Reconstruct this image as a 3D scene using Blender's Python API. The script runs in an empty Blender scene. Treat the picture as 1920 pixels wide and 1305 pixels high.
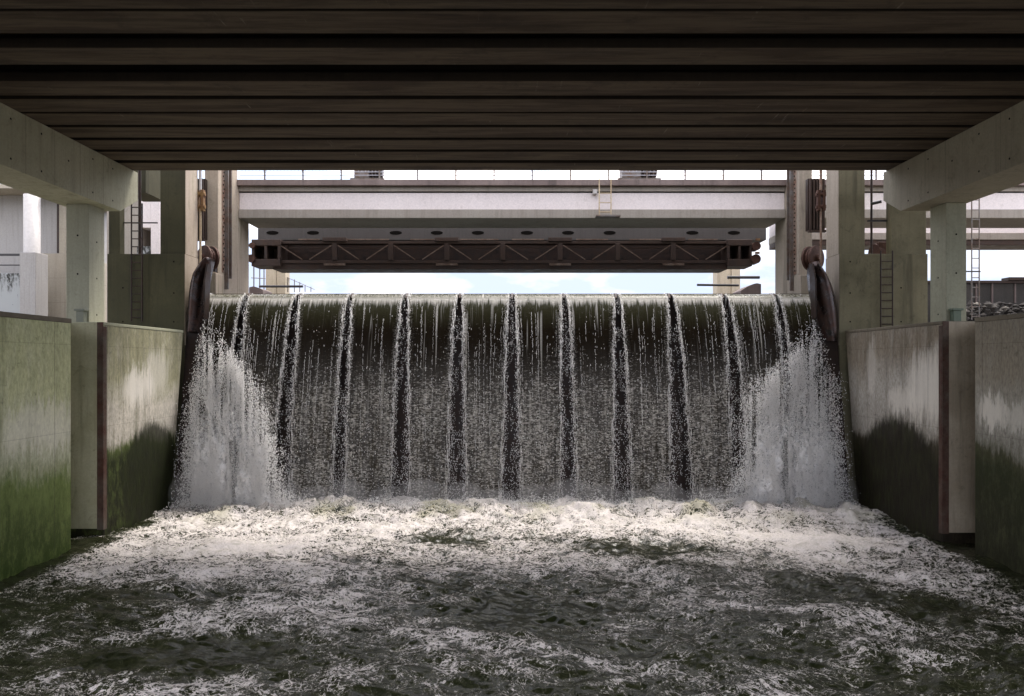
import bpy, bmesh, math, random
import numpy as np
from mathutils import Vector
random.seed(7)
R = math.radians
scene = bpy.context.scene
# ---------------------------------------------------------------- camera, sky, sun, exposure
F = 1300.0; HZ = 684.0; CH = 5.25                       # focal length in photo pixels, horizon row, eye height over the water
cam_d = bpy.data.cameras.new("camera"); cam = bpy.data.objects.new("camera", cam_d)
scene.collection.objects.link(cam); scene.camera = cam
cam.location = (0, 0, CH); cam.rotation_euler = (R(90), 0, 0)
cam_d.sensor_width = 36.0; cam_d.lens = F/1920*36; cam_d.shift_y = (HZ-652.5)/1920
cam_d.clip_start = 0.1; cam_d.clip_end = 5000
SUN_EL, SUN_AZ = R(64), R(38)                           # compass direction the light comes from (0 = +Y, clockwise)
world = bpy.data.worlds.new("World"); scene.world = world; world.use_nodes = True
wt = world.node_tree; wn = wt.nodes; wl = wt.links
for n in list(wn): wn.remove(n)
wo = wn.new('ShaderNodeOutputWorld'); bg = wn.new('ShaderNodeBackground'); bg.inputs['Strength'].default_value = 0.125
sky = wn.new('ShaderNodeTexSky'); sky.sky_type = 'NISHITA'; sky.sun_disc = False
sky.sun_elevation = SUN_EL; sky.sun_rotation = SUN_AZ; sky.dust_density = 2.0
tc = wn.new('ShaderNodeTexCoord'); mp = wn.new('ShaderNodeMapping'); mp.inputs['Scale'].default_value = (1, 1, 2.6)
cn = wn.new('ShaderNodeTexNoise'); cn.inputs['Scale'].default_value = 5.0; cn.inputs['Detail'].default_value = 8; cn.inputs['Roughness'].default_value = .55
cr = wn.new('ShaderNodeMapRange'); cr.inputs['From Min'].default_value = .47; cr.inputs['From Max'].default_value = .60
mixc = wn.new('ShaderNodeMix'); mixc.data_type = 'RGBA'; mixc.inputs[7].default_value = (9.0, 8.25, 7.8, 1)
wl.new(tc.outputs['Generated'], mp.inputs[0]); wl.new(mp.outputs[0], cn.inputs[0]); wl.new(cn.outputs[0], cr.inputs[0])
pale = wn.new('ShaderNodeMix'); pale.data_type = 'RGBA'; pale.inputs[0].default_value = .30; pale.inputs[7].default_value = (6.0, 6.0, 6.6, 1)
wl.new(sky.outputs[0], pale.inputs[6]); wl.new(cr.outputs[0], mixc.inputs[0]); wl.new(pale.outputs[2], mixc.inputs[6])
sp_ = wn.new('ShaderNodeSeparateXYZ'); wl.new(tc.outputs['Generated'], sp_.inputs[0])
el = wn.new('ShaderNodeMapRange'); el.inputs['From Min'].default_value = .13; el.inputs['From Max'].default_value = .30; wl.new(sp_.outputs[2], el.inputs[0])
lowc = wn.new('ShaderNodeMix'); lowc.data_type = 'RGBA'; lowc.inputs[6].default_value = (1.75, 2.0, 2.6, 1); lowc.inputs[7].default_value = (2.9, 2.85, 2.95, 1); wl.new(cr.outputs[0], lowc.inputs[0])
fin = wn.new('ShaderNodeMix'); fin.data_type = 'RGBA'; wl.new(el.outputs[0], fin.inputs[0]); wl.new(lowc.outputs[2], fin.inputs[6]); wl.new(mixc.outputs[2], fin.inputs[7])
wl.new(fin.outputs[2], bg.inputs[0]); wl.new(bg.outputs[0], wo.inputs[0])
sl = bpy.data.lights.new("sun", 'SUN'); sl.energy = 0.95; sl.angle = R(16); sl.color = (1, .95, .88)
so = bpy.data.objects.new("sun", sl); scene.collection.objects.link(so)
sd = Vector((math.sin(SUN_AZ)*math.cos(SUN_EL), math.cos(SUN_AZ)*math.cos(SUN_EL), math.sin(SUN_EL)))
so.rotation_euler = sd.to_track_quat('Z', 'Y').to_euler(); so.location = (0, -20, 40)
vs = scene.view_settings; vs.view_transform = 'Standard'; vs.look = 'None'; vs.gamma = 1; vs.exposure = 1.95

def PX(px, d): return (px-960)*d/F
def PZ(py, d): return CH+(HZ-py)*d/F

# ---------------------------------------------------------------- materials
class NT:
    def __init__(s, name):
        s.m = bpy.data.materials.new(name); s.m.use_nodes = True; s.t = s.m.node_tree; s.n = s.t.nodes; s.l = s.t.links
        s.b = s.n['Principled BSDF']; s.out = s.n['Material Output']
        s.pos = s.n.new('ShaderNodeNewGeometry').outputs['Position']
    def noise(s, sc, det=5, rough=.55, scale3=(1, 1, 1), dist=0, vec=None):
        mp = s.n.new('ShaderNodeMapping'); mp.inputs['Scale'].default_value = scale3
        s.l.new(vec or s.pos, mp.inputs[0])
        n = s.n.new('ShaderNodeTexNoise'); n.inputs['Scale'].default_value = sc; n.inputs['Detail'].default_value = det
        n.inputs['Roughness'].default_value = rough; n.inputs['Distortion'].default_value = dist
        s.l.new(mp.outputs[0], n.inputs[0]); return n.outputs[0]
    def math(s, op, a, b=0.0, c=None, clamp=False):
        m = s.n.new('ShaderNodeMath'); m.operation = op; m.use_clamp = clamp
        for i, v in enumerate((a, b, c)):
            if v is None: continue
            if isinstance(v, (int, float)): m.inputs[i].default_value = v
            else: s.l.new(v, m.inputs[i])
        return m.outputs[0]
    def rng(s, v, a, b, c=0.0, d=1.0, smooth=False):
        m = s.n.new('ShaderNodeMapRange'); s.l.new(v, m.inputs[0])
        if smooth: m.interpolation_type = 'SMOOTHSTEP'
        for i, x in enumerate((a, b, c, d)): m.inputs[i+1].default_value = x
        return m.outputs[0]
    def ramp(s, v, stops):
        r = s.n.new('ShaderNodeValToRGB'); e = r.color_ramp.elements
        while len(e) < len(stops): e.new(.5)
        for i, (p, c) in enumerate(stops): e[i].position = p; e[i].color = (*c, 1)
        s.l.new(v, r.inputs[0]); return r.outputs[0]
    def mix(s, f, a, b, mode='MIX'):
        m = s.n.new('ShaderNodeMix'); m.data_type = 'RGBA'; m.blend_type = mode
        for i, v in ((0, f), (6, a), (7, b)):
            if isinstance(v, (int, float)): m.inputs[i].default_value = v
            elif isinstance(v, tuple): m.inputs[i].default_value = (*v, 1)
            else: s.l.new(v, m.inputs[i])
        return m.outputs[2]
    def sep(s, v=None):
        n = s.n.new('ShaderNodeSeparateXYZ'); s.l.new(v or s.pos, n.inputs[0]); return n.outputs
    def set(s, k, v):
        if isinstance(v, (int, float)): s.b.inputs[k].default_value = v
        elif isinstance(v, tuple): s.b.inputs[k].default_value = (*v, 1)
        else: s.l.new(v, s.b.inputs[k])
    def bump(s, h, strength=.4, dist=.02):
        b = s.n.new('ShaderNodeBump'); b.inputs['Strength'].default_value = strength; b.inputs['Distance'].default_value = dist
        s.l.new(h, b.inputs['Height']); s.l.new(b.outputs[0], s.b.inputs['Normal'])

def joints(t, col, axis, sp, off=0.0, depth=.45, w=.012):
    """thin dark formwork joints every sp metres"""
    f = t.math('FRACT', t.math('MULTIPLY_ADD', t.sep()[axis], 1/sp, off))
    g = t.math('LESS_THAN', f, w/sp)
    return t.mix(t.math('MULTIPLY', g, depth), col, (.03, .028, .02))

def concrete(name, base, stain, dark=None, amt=.5, streak=.35, joint=None, rough=.85, bump=.3, board=.40):
    t = NT(name); dark = dark or tuple(c*.35 for c in stain)
    lo = t.noise(.45, 6); st = t.noise(1.6, 5, .6, (1.4, 1.4, .12)); fi = t.noise(14, 6, .7); sp = t.noise(5, 8, .75)
    c = t.mix(t.rng(lo, .38, .64, 0, amt, True), base, stain)
    c = t.mix(t.rng(st, .52, .72, 0, streak, True), c, dark)
    c = t.mix(t.rng(sp, .58, .70, 0, .45), c, dark)
    c = t.mix(t.rng(fi, .3, .7, 0, .4), c, tuple(x*.5 for x in base))
    c = t.mix(t.rng(t.noise(1, 5, .7, (8, 8, .35)), .50, .72, 0, board), c, tuple(x*.45 for x in base))
    c = t.mix(t.rng(t.noise(1.9, 9, .8, (1, 1, .7), .6), .55, .68, 0, amt*.7), c, dark)
    if joint:
        for j in joint: c = joints(t, c, *j)
    t.set('Base Color', c); t.set('Roughness', rough)
    t.bump(t.math('ADD', fi, sp), bump, .015); return t.m

def channel_wall(name, tan, pale, green, black, zd, zp, amt=1.0, tilt=0.0, mid=(.15, .2, .07), soft=.7, washes=(), patches=()):
    """stained concrete wall: algae up to zd, bleached band above it, weathered tan on top"""
    t = NT(name); xyz = t.sep()
    lo = t.noise(.33, 4, .5, (1, 1, .8)); st = t.noise(2.2, 6, .65, (1.2, 1.2, .10)); fi = t.noise(16, 6, .7, (1, 1, .4)); gr = t.noise(9, 5, .7, (1, 1, .22))
    h = t.math('ADD', xyz[2], t.math('MULTIPLY', t.math('SUBTRACT', lo, .5), 3.0))
    h = t.math('ADD', h, t.math('MULTIPLY', t.math('SUBTRACT', gr, .5), 1.1))
    if tilt: h = t.math('ADD', h, t.math('MULTIPLY', t.math('SUBTRACT', xyz[1], 22.0), -tilt))
    c = t.ramp(t.math('DIVIDE', h, 7.0), [(0, black), (max(.02, (zd-soft)/7), green), ((zd-soft*.35)/7, mid), ((zd+.15)/7, tuple(x*.8 for x in pale)), (zp/7, pale), (min(.93, (zp+1.0)/7), tan), (1, tuple(x*.9 for x in tan))])
    up = t.rng(h, zd-.35, zd+.35)
    c = t.mix(t.math('MULTIPLY', t.rng(st, .48, .70, 0, .6, True), up), c, tuple(x*.35 for x in tan))
    w = t.math('MULTIPLY', t.rng(t.noise(3.5, 7, .7, (1, 1, .25)), .5, .7, 0, .45), t.rng(xyz[2], 2.2, 4.2))
    c = t.mix(w, c, pale)
    c = t.mix(t.rng(fi, .35, .7, 0, .6), c, t.mix(up, black, tuple(x*.3 for x in tan)))
    c = t.mix(t.math('MULTIPLY', t.rng(t.noise(4.5, 8, .8), .56, .66), .5), c, t.mix(up, black, tuple(x*.22 for x in tan)))
    alg = t.math('MULTIPLY', t.math('SUBTRACT', 1, up), t.rng(t.noise(4.2, 8, .78, (1, 1, .45)), .46, .68, 0, .75))
    c = t.mix(alg, c, mid)
    for (wy, wz, ry, rz, am) in washes:                 # pale patches: bleached concrete; on wall_left_far, painted sunlight
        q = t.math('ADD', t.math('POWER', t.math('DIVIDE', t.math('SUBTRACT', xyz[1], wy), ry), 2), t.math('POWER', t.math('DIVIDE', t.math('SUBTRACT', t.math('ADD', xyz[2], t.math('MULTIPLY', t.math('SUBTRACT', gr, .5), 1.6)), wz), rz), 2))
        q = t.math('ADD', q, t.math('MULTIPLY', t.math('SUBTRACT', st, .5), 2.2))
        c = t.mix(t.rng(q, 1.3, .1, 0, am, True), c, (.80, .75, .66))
    for (wy, wz, ry, rz, am) in patches:                # dark algae domes
        q = t.math('ADD', t.math('POWER', t.math('DIVIDE', t.math('SUBTRACT', xyz[1], wy), ry), 2), t.math('POWER', t.math('DIVIDE', t.math('SUBTRACT', t.math('ADD', xyz[2], t.math('MULTIPLY', t.math('SUBTRACT', gr, .5), .9)), wz), rz), 2))
        c = t.mix(t.rng(q, 1.15, .75, 0, am, True), c, t.mix(t.rng(t.noise(5, 6, .7, (1, 1, .3)), .4, .7), black, green))
    c = joints(t, c, 1, 2.45, .33, .6, .018)
    c = joints(t, c, 2, 2.44, .62, .25, .015)
    t.set('Base Color', c); t.set('Roughness', t.rng(xyz[2], .5, 3.5, .6, .85)); t.set('Specular IOR Level', .2)
    t.bump(t.math('ADD', fi, gr), .45, .03); return t.m

def metal(name, base, rust, amt=.5, rough=.55, met=.3, scale=3.0):
    t = NT(name); a = t.noise(scale, 7, .65); b = t.noise(scale*6, 5, .7)
    c = t.mix(t.rng(a, .5-amt*.35, .62, 0, 1), base, rust)
    c = t.mix(t.rng(b, .45, .75, 0, .55), c, tuple(x*.35 for x in rust))
    t.set('Base Color', c); t.set('Roughness', t.rng(a, .3, .7, rough-.12, rough+.2)); t.set('Metallic', met)
    t.bump(b, .3, .01); return t.m

def plain(name, c, rough=.6, met=0.0):
    t = NT(name); n = t.noise(8, 5)
    t.set('Base Color', t.mix(t.rng(n, .35, .7, 0, .35), c, tuple(x*.6 for x in c))); t.set('Roughness', rough); t.set('Metallic', met); return t.m

M = {}
def girder_mat():
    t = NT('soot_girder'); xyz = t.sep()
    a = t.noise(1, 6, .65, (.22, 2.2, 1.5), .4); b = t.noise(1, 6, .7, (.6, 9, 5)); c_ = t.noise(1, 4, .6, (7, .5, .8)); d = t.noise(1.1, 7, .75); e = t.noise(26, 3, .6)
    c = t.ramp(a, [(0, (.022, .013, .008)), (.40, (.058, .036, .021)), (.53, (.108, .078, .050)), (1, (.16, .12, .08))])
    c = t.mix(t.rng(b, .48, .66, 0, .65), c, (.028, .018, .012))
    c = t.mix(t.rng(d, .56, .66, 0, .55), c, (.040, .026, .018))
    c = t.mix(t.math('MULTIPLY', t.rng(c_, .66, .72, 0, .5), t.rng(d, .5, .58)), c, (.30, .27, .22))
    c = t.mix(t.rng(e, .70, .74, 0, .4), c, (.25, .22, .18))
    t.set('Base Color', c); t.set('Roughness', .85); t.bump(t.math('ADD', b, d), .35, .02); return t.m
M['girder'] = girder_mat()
M['slab'] = concrete('shade_slab', (.032, .022, .016), (.020, .014, .010), (.009, .006, .004), .7, .5)  # girder sides and slab darkened: shade between girders painted into the colour
M['cap_l'] = concrete('cap_left', (.47, .45, .33), (.35, .34, .23), (.13, .12, .08), .6, .25, [(1, 1.2, .2, .5, .014)])
M['cap_r'] = concrete('cap_right', (.36, .33, .25), (.27, .24, .18), (.09, .08, .05), .6, .25, [(1, 2.4, .2, .4, .014)])
M['col_l'] = concrete('column_left', (.44, .43, .33), (.34, .34, .25), (.17, .16, .11), .5, .2)
M['col_r'] = concrete('column_right', (.38, .38, .28), (.30, .29, .21), (.13, .12, .08), .5, .2)
M['blk_l'] = concrete('block_left', (.095, .088, .046), (.060, .057, .028), (.022, .02, .01), .8, .6)
M['blk_r'] = concrete('block_right', (.22, .20, .125), (.12, .11, .062), (.04, .036, .02), .9, .7)
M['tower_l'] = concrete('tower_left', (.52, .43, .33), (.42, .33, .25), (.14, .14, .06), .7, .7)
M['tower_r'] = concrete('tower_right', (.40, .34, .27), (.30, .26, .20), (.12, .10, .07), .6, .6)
M['white'] = concrete('pale_beam', (.88, .80, .78), (.80, .72, .70), (.42, .36, .31), .4, .08, bump=.1, board=.06)
M['flange'] = concrete('pale_flange', (.38, .34, .29), (.31, .27, .23), (.16, .13, .1), .6, .35)
M['ledge'] = concrete('brown_ledge', (.26, .20, .18), (.15, .11, .10), (.05, .04, .035), .8, .6)
M['grey'] = concrete('shaded_girder', (.085, .078, .072), (.068, .060, .054), (.04, .034, .028), .5, .2)  # darker copy for the rear girder's middle bay, its shade painted in
M['bldg'] = concrete('pale_wall', (.40, .385, .37), (.35, .33, .31), (.45, .43, .38), .4, .12, bump=.1)
M['bldg_low'] = concrete('beige_wall', (.44, .39, .31), (.38, .33, .26), (.36, .33, .27), .5, .2, [(2, 1.2, .1, .35, .015)])
M['stain'] = concrete('stained_parapet', (.66, .68, .68), (.45, .46, .44), (.05, .05, .045), .6, .95)
def drips(name):
    t = NT(name); z = t.sep()[2]; n = t.noise(1, 5, .7, (5, 1, .5)); m = t.noise(1, 5, .7, (9, 1, 5))
    h = t.math('ADD', z, t.math('MULTIPLY', t.math('SUBTRACT', n, .5), 3.2))
    f = t.math('MULTIPLY', t.rng(h, 8.9, 9.5, 0, 1), t.rng(m, .38, .55)); sp = t.rng(t.noise(7, 4), .68, .72, 0, .8)
    t.set('Base Color', t.mix(t.math('MAXIMUM', f, sp), (.36, .375, .375), (.03, .03, .025))); t.set('Roughness', .85); return t.m
M['stain'] = drips('stained_parapet')
M['tan'] = concrete('tan_column', (.62, .52, .38), (.46, .38, .26), (.2, .17, .1), .5, .4)
M['wl_near'] = channel_wall('wall_left_near', (.58, .59, .34), (.63, .63, .45), (.05, .070, .016), (.03, .05, .008), 2.7, 3.6, mid=(.15, .19, .06), soft=1.7, washes=((18.6, 3.6, 2.2, .7, .35),))
M['wl_far'] = channel_wall('wall_left_far', (.42, .40, .25), (.74, .68, .58), (.020, .026, .007), (.012, .012, .005), 2.9, 3.9, mid=(.085, .11, .03), washes=((23.0, 4.55, 1.1, .75, .9), (24.2, 5.0, .9, .9, .5)), patches=((23.9, 1.4, 1.9, 1.9, .9),))  # pale spots paint a sunlit patch into the wall colour
M['wr_near'] = channel_wall('wall_right_near', (.33, .29, .22), (.42, .40, .34), (.028, .035, .012), (.02, .02, .01), 3.3, 4.0, mid=(.07, .07, .035), washes=((18.4, 4.0, .6, .5, .7), (17.2, 3.9, .9, .4, .4)))
M['wr_far'] = channel_wall('wall_right_far', (.32, .27, .20), (.56, .52, .45), (.03, .032, .012), (.016, .012, .008), 2.9, 4.5, mid=(.06, .05, .03), washes=((21.3, 4.6, 1.1, 1.3, .75), (22.6, 4.1, 1.1, .5, .6), (24.6, 5.2, .4, 1.0, .35)), patches=((23.0, 1.2, 2.6, 2.35, .95),))
M['slot'] = concrete('slot_concrete', (.50, .48, .34), (.34, .33, .20), (.12, .12, .06), .8, .5)
M['slot_r'] = concrete('slot_concrete_right', (.46, .40, .31), (.30, .25, .18), (.10, .085, .06), .8, .6)
M['cope'] = concrete('coping', (.20, .17, .12), (.12, .10, .07), (.05, .04, .03), .7, .4)
M['cope_l'] = concrete('pale_coping', (.50, .50, .36), (.34, .34, .22), (.12, .11, .07), .7, .4)
M['guard'] = metal('rusty_guard', (.11, .095, .075), (.075, .028, .017), .6, .7, .2, 1.2)
M['truss'] = metal('brown_truss', (.045, .030, .025), (.075, .046, .034), .5, .65, .2)
M['truss_lt'] = metal('brown_truss_brace', (.24, .18, .14), (.14, .09, .065), .4, .6, .2)
M['dark'] = metal('dark_steel', (.025, .02, .018), (.05, .028, .02), .5, .45, .4)
M['shield'] = metal('wet_dark_steel', (.05, .045, .045), (.06, .03, .022), .4, .28, .75)
M['rust'] = metal('red_rust', (.12, .052, .033), (.06, .027, .018), .6, .7, .2)
M['yellow'] = metal('worn_yellow', (.30, .19, .07), (.17, .08, .04), .5, .6, .2)
M['rod'] = metal('cream_rod', (.60, .50, .34), (.45, .33, .2), .4, .55, .2)
M['steel'] = metal('grey_steel', (.20, .19, .18), (.17, .12, .09), .4, .5, .5)
M['strip'] = metal('track_plate', (.30, .25, .20), (.22, .12, .08), .5, .6, .3)
M['rail'] = plain('black_rail', (.03, .028, .03), .5)
M['lightrail'] = plain('grey_rail', (.42, .42, .46), .5)
M['hole'] = plain('dark_hole', (.010, .009, .008), .9); M['hole'].node_tree.nodes['Principled BSDF'].inputs['Specular IOR Level'].default_value = 0
M['box'] = plain('grey_box', (.20, .21, .17), .6)
M['boxr'] = plain('green_box', (.13, .17, .12), .6)
M['whitem'] = plain('white_paint', (.50, .475, .455), .5)
M['dirt'] = concrete('ground', (.20, .18, .14), (.12, .11, .08))
M['rubble'] = concrete('dark_rubble', (.085, .075, .065), (.045, .04, .035), (.02, .018, .015), .8, .2, bump=.8)
M['rubble_l'] = concrete('pale_rubble', (.28, .25, .21), (.2, .18, .15))

# ---------------------------------------------------------------- mesh helpers
C = scene.collection
class MB:
    def __init__(s): s.v = []; s.f = []; s.mi = []
    def add(s, vs, fs, mi=0):
        o = len(s.v); s.v += [tuple(v) for v in vs]; s.f += [tuple(i+o for i in f) for f in fs]; s.mi += [mi]*len(fs); return s
    def box(s, x0, x1, y0, y1, z0, z1, mi=0):
        if x0 > x1: x0, x1 = x1, x0
        vs = [(x, y, z) for z in (z0, z1) for x, y in ((x0, y0), (x1, y0), (x1, y1), (x0, y1))]
        return s.add(vs, [(3, 2, 1, 0), (4, 5, 6, 7), (0, 1, 5, 4), (1, 2, 6, 5), (2, 3, 7, 6), (3, 0, 4, 7)], mi)
    def prism_x(s, x0, x1, yz, mi=0):
        if x0 > x1: x0, x1 = x1, x0
        n = len(yz); vs = [(x0, y, z) for y, z in yz]+[(x1, y, z) for y, z in yz]
        return s.add(vs, [tuple(range(n)), tuple(range(2*n-1, n-1, -1))]+[(i, i+n, (i+1) % n+n, (i+1) % n) for i in range(n)], mi)
    def prism_y(s, y0, y1, xz, mi=0):
        n = len(xz); vs = [(x, y0, z) for x, z in xz]+[(x, y1, z) for x, z in xz]
        return s.add(vs, [tuple(range(n)), tuple(range(2*n-1, n-1, -1))]+[(i, i+n, (i+1) % n+n, (i+1) % n) for i in range(n)], mi)
    def tube(s, a, b, r, n=8, mi=0, r2=None):
        a = Vector(a); b = Vector(b); d = (b-a).normalized(); r2 = r if r2 is None else r2
        u = d.cross(Vector((0, 0, 1)) if abs(d.z) < .9 else Vector((1, 0, 0))).normalized(); w = d.cross(u)
        vs = []
        for p, rr in ((a, r), (b, r2)):
            for k in range(n):
                t = 2*math.pi*k/n; vs.append(p+u*rr*math.cos(t)+w*rr*math.sin(t))
        return s.add(vs, [(k, (k+1) % n, (k+1) % n+n, k+n) for k in range(n)]+[tuple(range(n-1, -1, -1)), tuple(range(n, 2*n))], mi)
    def bar(s, a, b, w, t):
        """flat rectangular bar between two points, w across (in the XZ plane), t along Y"""
        a = Vector(a); b = Vector(b); d = (b-a).normalized(); u = Vector((0, 1, 0)); q = d.cross(u).normalized()
        vs = [p+q*i*w/2+u*j*t/2 for p in (a, b) for i, j in ((-1, -1), (1, -1), (1, 1), (-1, 1))]
        return s.add(vs, [(3, 2, 1, 0), (4, 5, 6, 7), (0, 1, 5, 4), (1, 2, 6, 5), (2, 3, 7, 6), (3, 0, 4, 7)])
    def build(s, name, mats, parent=None, bevel=0, smooth=False):
        me = bpy.data.meshes.new(name); o0 = parent_world(parent) if parent else Vector((0, 0, 0))
        me.from_pydata([(v[0]-o0.x, v[1]-o0.y, v[2]-o0.z) for v in s.v], [], s.f)
        bm = bmesh.new(); bm.from_mesh(me); bmesh.ops.recalc_face_normals(bm, faces=bm.faces); bm.to_mesh(me); bm.free()
        for m in (mats if isinstance(mats, (list, tuple)) else [mats]): me.materials.append(M[m] if isinstance(m, str) else m)
        me.polygons.foreach_set('material_index', s.mi)
        if smooth: me.polygons.foreach_set('use_smooth', [True]*len(me.polygons))
        o = bpy.data.objects.new(name, me); C.objects.link(o)
        if parent: o.parent = parent
        if bevel:
            b = o.modifiers.new('bevel', 'BEVEL'); b.width = bevel; b.segments = 2; b.limit_method = 'ANGLE'; b.angle_limit = R(50)
        return o
def parent_world(p):
    v = Vector(p.location)
    while p.parent: p = p.parent; v += Vector(p.location)
    return v
def tag(o, label, cat, group=None):
    o['label'] = label; o['category'] = cat
    if group: o['group'] = group
    return o
def thing(name, loc, label, cat, group=None):
    o = bpy.data.objects.new(name, None); C.objects.link(o); o.location = loc; o.empty_display_size = .3
    return tag(o, label, cat, group)
def struct(o): o['kind'] = 'structure'; return o
def np_mesh(name, V, Fc, mat, parent=None, smooth=True, mats=None):
    me = bpy.data.meshes.new(name); V = np.asarray(V, np.float32).copy(); Fc = np.asarray(Fc, np.int32)
    if parent: V -= np.array(parent_world(parent), np.float32)
    n, k = Fc.shape
    me.vertices.add(len(V)); me.vertices.foreach_set('co', V.ravel())
    me.loops.add(n*k); me.loops.foreach_set('vertex_index', Fc.ravel())
    me.polygons.add(n); me.polygons.foreach_set('loop_start', np.arange(0, n*k, k, dtype=np.int32)); me.polygons.foreach_set('loop_total', np.full(n, k, np.int32))
    me.polygons.foreach_set('use_smooth', np.full(n, smooth)); me.update(calc_edges=True); me.validate()
    me.materials.append(mat); o = bpy.data.objects.new(name, me); C.objects.link(o)
    if parent: o.parent = parent
    return o
def attr(o, name, a):
    at = o.data.attributes.new(name, 'FLOAT', 'POINT'); at.data.foreach_set('value', np.asarray(a, np.float32).ravel())

rng_ = np.random.default_rng(3)
_T = rng_.random((256, 256)).astype(np.float32)
def vn(x, y):
    xi = np.floor(x).astype(int); yi = np.floor(y).astype(int); fx = x-xi; fy = y-yi
    fx = fx*fx*fx*(fx*(fx*6-15)+10); fy = fy*fy*fy*(fy*(fy*6-15)+10)
    a = _T[xi & 255, yi & 255]; b = _T[(xi+1) & 255, yi & 255]; c = _T[xi & 255, (yi+1) & 255]; d = _T[(xi+1) & 255, (yi+1) & 255]
    return (a*(1-fx)+b*fx)*(1-fy)+(c*(1-fx)+d*fx)*fy
def fbm(x, y, o=5, g=.5):
    s = 0; a = 1; t = 0
    for k in range(o): s = s+a*vn(x*2**k+k*17.3, y*2**k+k*9.1); t += a; a *= g
    return s/t
def sstep(a, b, x): t = np.clip((x-a)/(b-a), 0, 1); return t*t*(3-2*t)

# ---------------------------------------------------------------- ground
struct(MB().box(-900, 900, -300, 2500, -6, -4).build('riverbed', 'dirt'))
struct(MB().box(-200, -16.0, -20, 27.5, -4, 6.50).build('ground', 'dirt'))
struct(MB().box(16.4, 200, -20, 27.5, -4, 6.50).build('ground', 'dirt'))

# ---------------------------------------------------------------- channel walls
WL, WR = 12.4, 12.75; ZT = 6.55
def chan_wall(side):
    s = -1 if side == 'l' else 1; W = WL if s < 0 else WR
    a, b = (19.5, 21.05) if s < 0 else (19.1, 20.55)
    word = 'left' if s < 0 else 'right'; out = 16.2 if s < 0 else 16.6
    t = thing('channel_wall', (s*W, 8, 0), {'l': 'pale green algae-streaked concrete wall nearest the camera on the left', 'r': 'brown stained concrete wall nearest the camera on the right'}[side], 'wall', 'channel walls')
    MB().box(s*W, s*out, 9.5, a, -3, ZT-.13).build('wall_face', 'wl_near' if s < 0 else 'wr_near', t, .02)
    MB().box(s*(W-.012), s*out, 9.5, a+.01, ZT-.128, ZT).build('coping', 'cope', t, .015)
    t2 = thing('channel_wall', (s*W, b, 0), {'l': 'green concrete wall with painted sunlit patch between rusty slot edge and waterfall, left bank', 'r': 'brown concrete wall with pale drips and black waterline between rusty slot and waterfall, right bank'}[side], 'wall', 'channel walls')
    e0, e1 = (26.15, 25.2) if s < 0 else (26.5, 25.6)
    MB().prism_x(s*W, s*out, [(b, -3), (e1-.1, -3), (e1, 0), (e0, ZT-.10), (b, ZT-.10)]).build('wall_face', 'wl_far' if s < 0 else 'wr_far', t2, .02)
    MB().box(s*(W-.012), s*out, b, e0, ZT-.098, ZT).build('coping', 'cope_l' if s < 0 else 'cope', t2, .015)
    # slot between the two walls
    t3 = thing('stoplog_slot', (s*(W+.9), (a+b)/2, 0), {'l': 'recessed concrete stoplog slot with green stained face in the left wall', 'r': 'recessed concrete stoplog slot with brown stained face in the right wall'}[side], 'slot', 'stoplog slots')
    MB().box(s*(W+1.05), s*out, a+.012, b-.012, -3, ZT-.012).build('back_panel', 'slot' if s < 0 else 'slot_r', t3)
    MB().box(s*(W+.02), s*(W+1.045), b-.035, b-.003, .28, ZT-.02).build('face_panel', 'slot' if s < 0 else 'slot_r', t3, .008)
    g = MB(); g.box(s*(W-.006), s*(W+.17), b-.050, b-.036, .25, ZT-.01); g.box(s*(W-.018), s*(W-.0125), b-.04, b+.14, .25, ZT-.14)
    g.build('corner_guard', 'guard', t3)
chan_wall('l'); chan_wall('r')

# ---------------------------------------------------------------- road bridge overhead
CAPZ = 12.08
br = thing('road_bridge', (0, 18, CAPZ), 'dark sooty concrete road bridge overhead with rows of parallel girders and shade-darkened gaps', 'bridge')
fars = [6.45, 7.6, 8.75, 9.9, 11.05, 12.2, 13.31, 14.30, 15.79, 17.6, 18.74, 19.75, 20.85, 22.0, 23.15, 24.38]
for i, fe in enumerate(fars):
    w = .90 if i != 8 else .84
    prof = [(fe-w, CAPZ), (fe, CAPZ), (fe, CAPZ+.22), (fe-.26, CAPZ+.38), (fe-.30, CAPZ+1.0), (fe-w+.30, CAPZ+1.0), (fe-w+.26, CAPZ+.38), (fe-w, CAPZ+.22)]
    g = MB().prism_x(-21, 21, prof); g.mi = [0, 0]+[0]+[1]*6+[0]; g.mi[9] = 1  # soffit keeps the lighter tone, the sides take the painted shade
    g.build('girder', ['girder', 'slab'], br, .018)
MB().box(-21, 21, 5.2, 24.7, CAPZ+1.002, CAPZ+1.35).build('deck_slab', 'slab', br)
for ya_ in (5.2, 24.35): MB().box(-21, 21, ya_, ya_+.34, CAPZ+1.352, CAPZ+2.2).build('parapet', 'slab', br)

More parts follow.
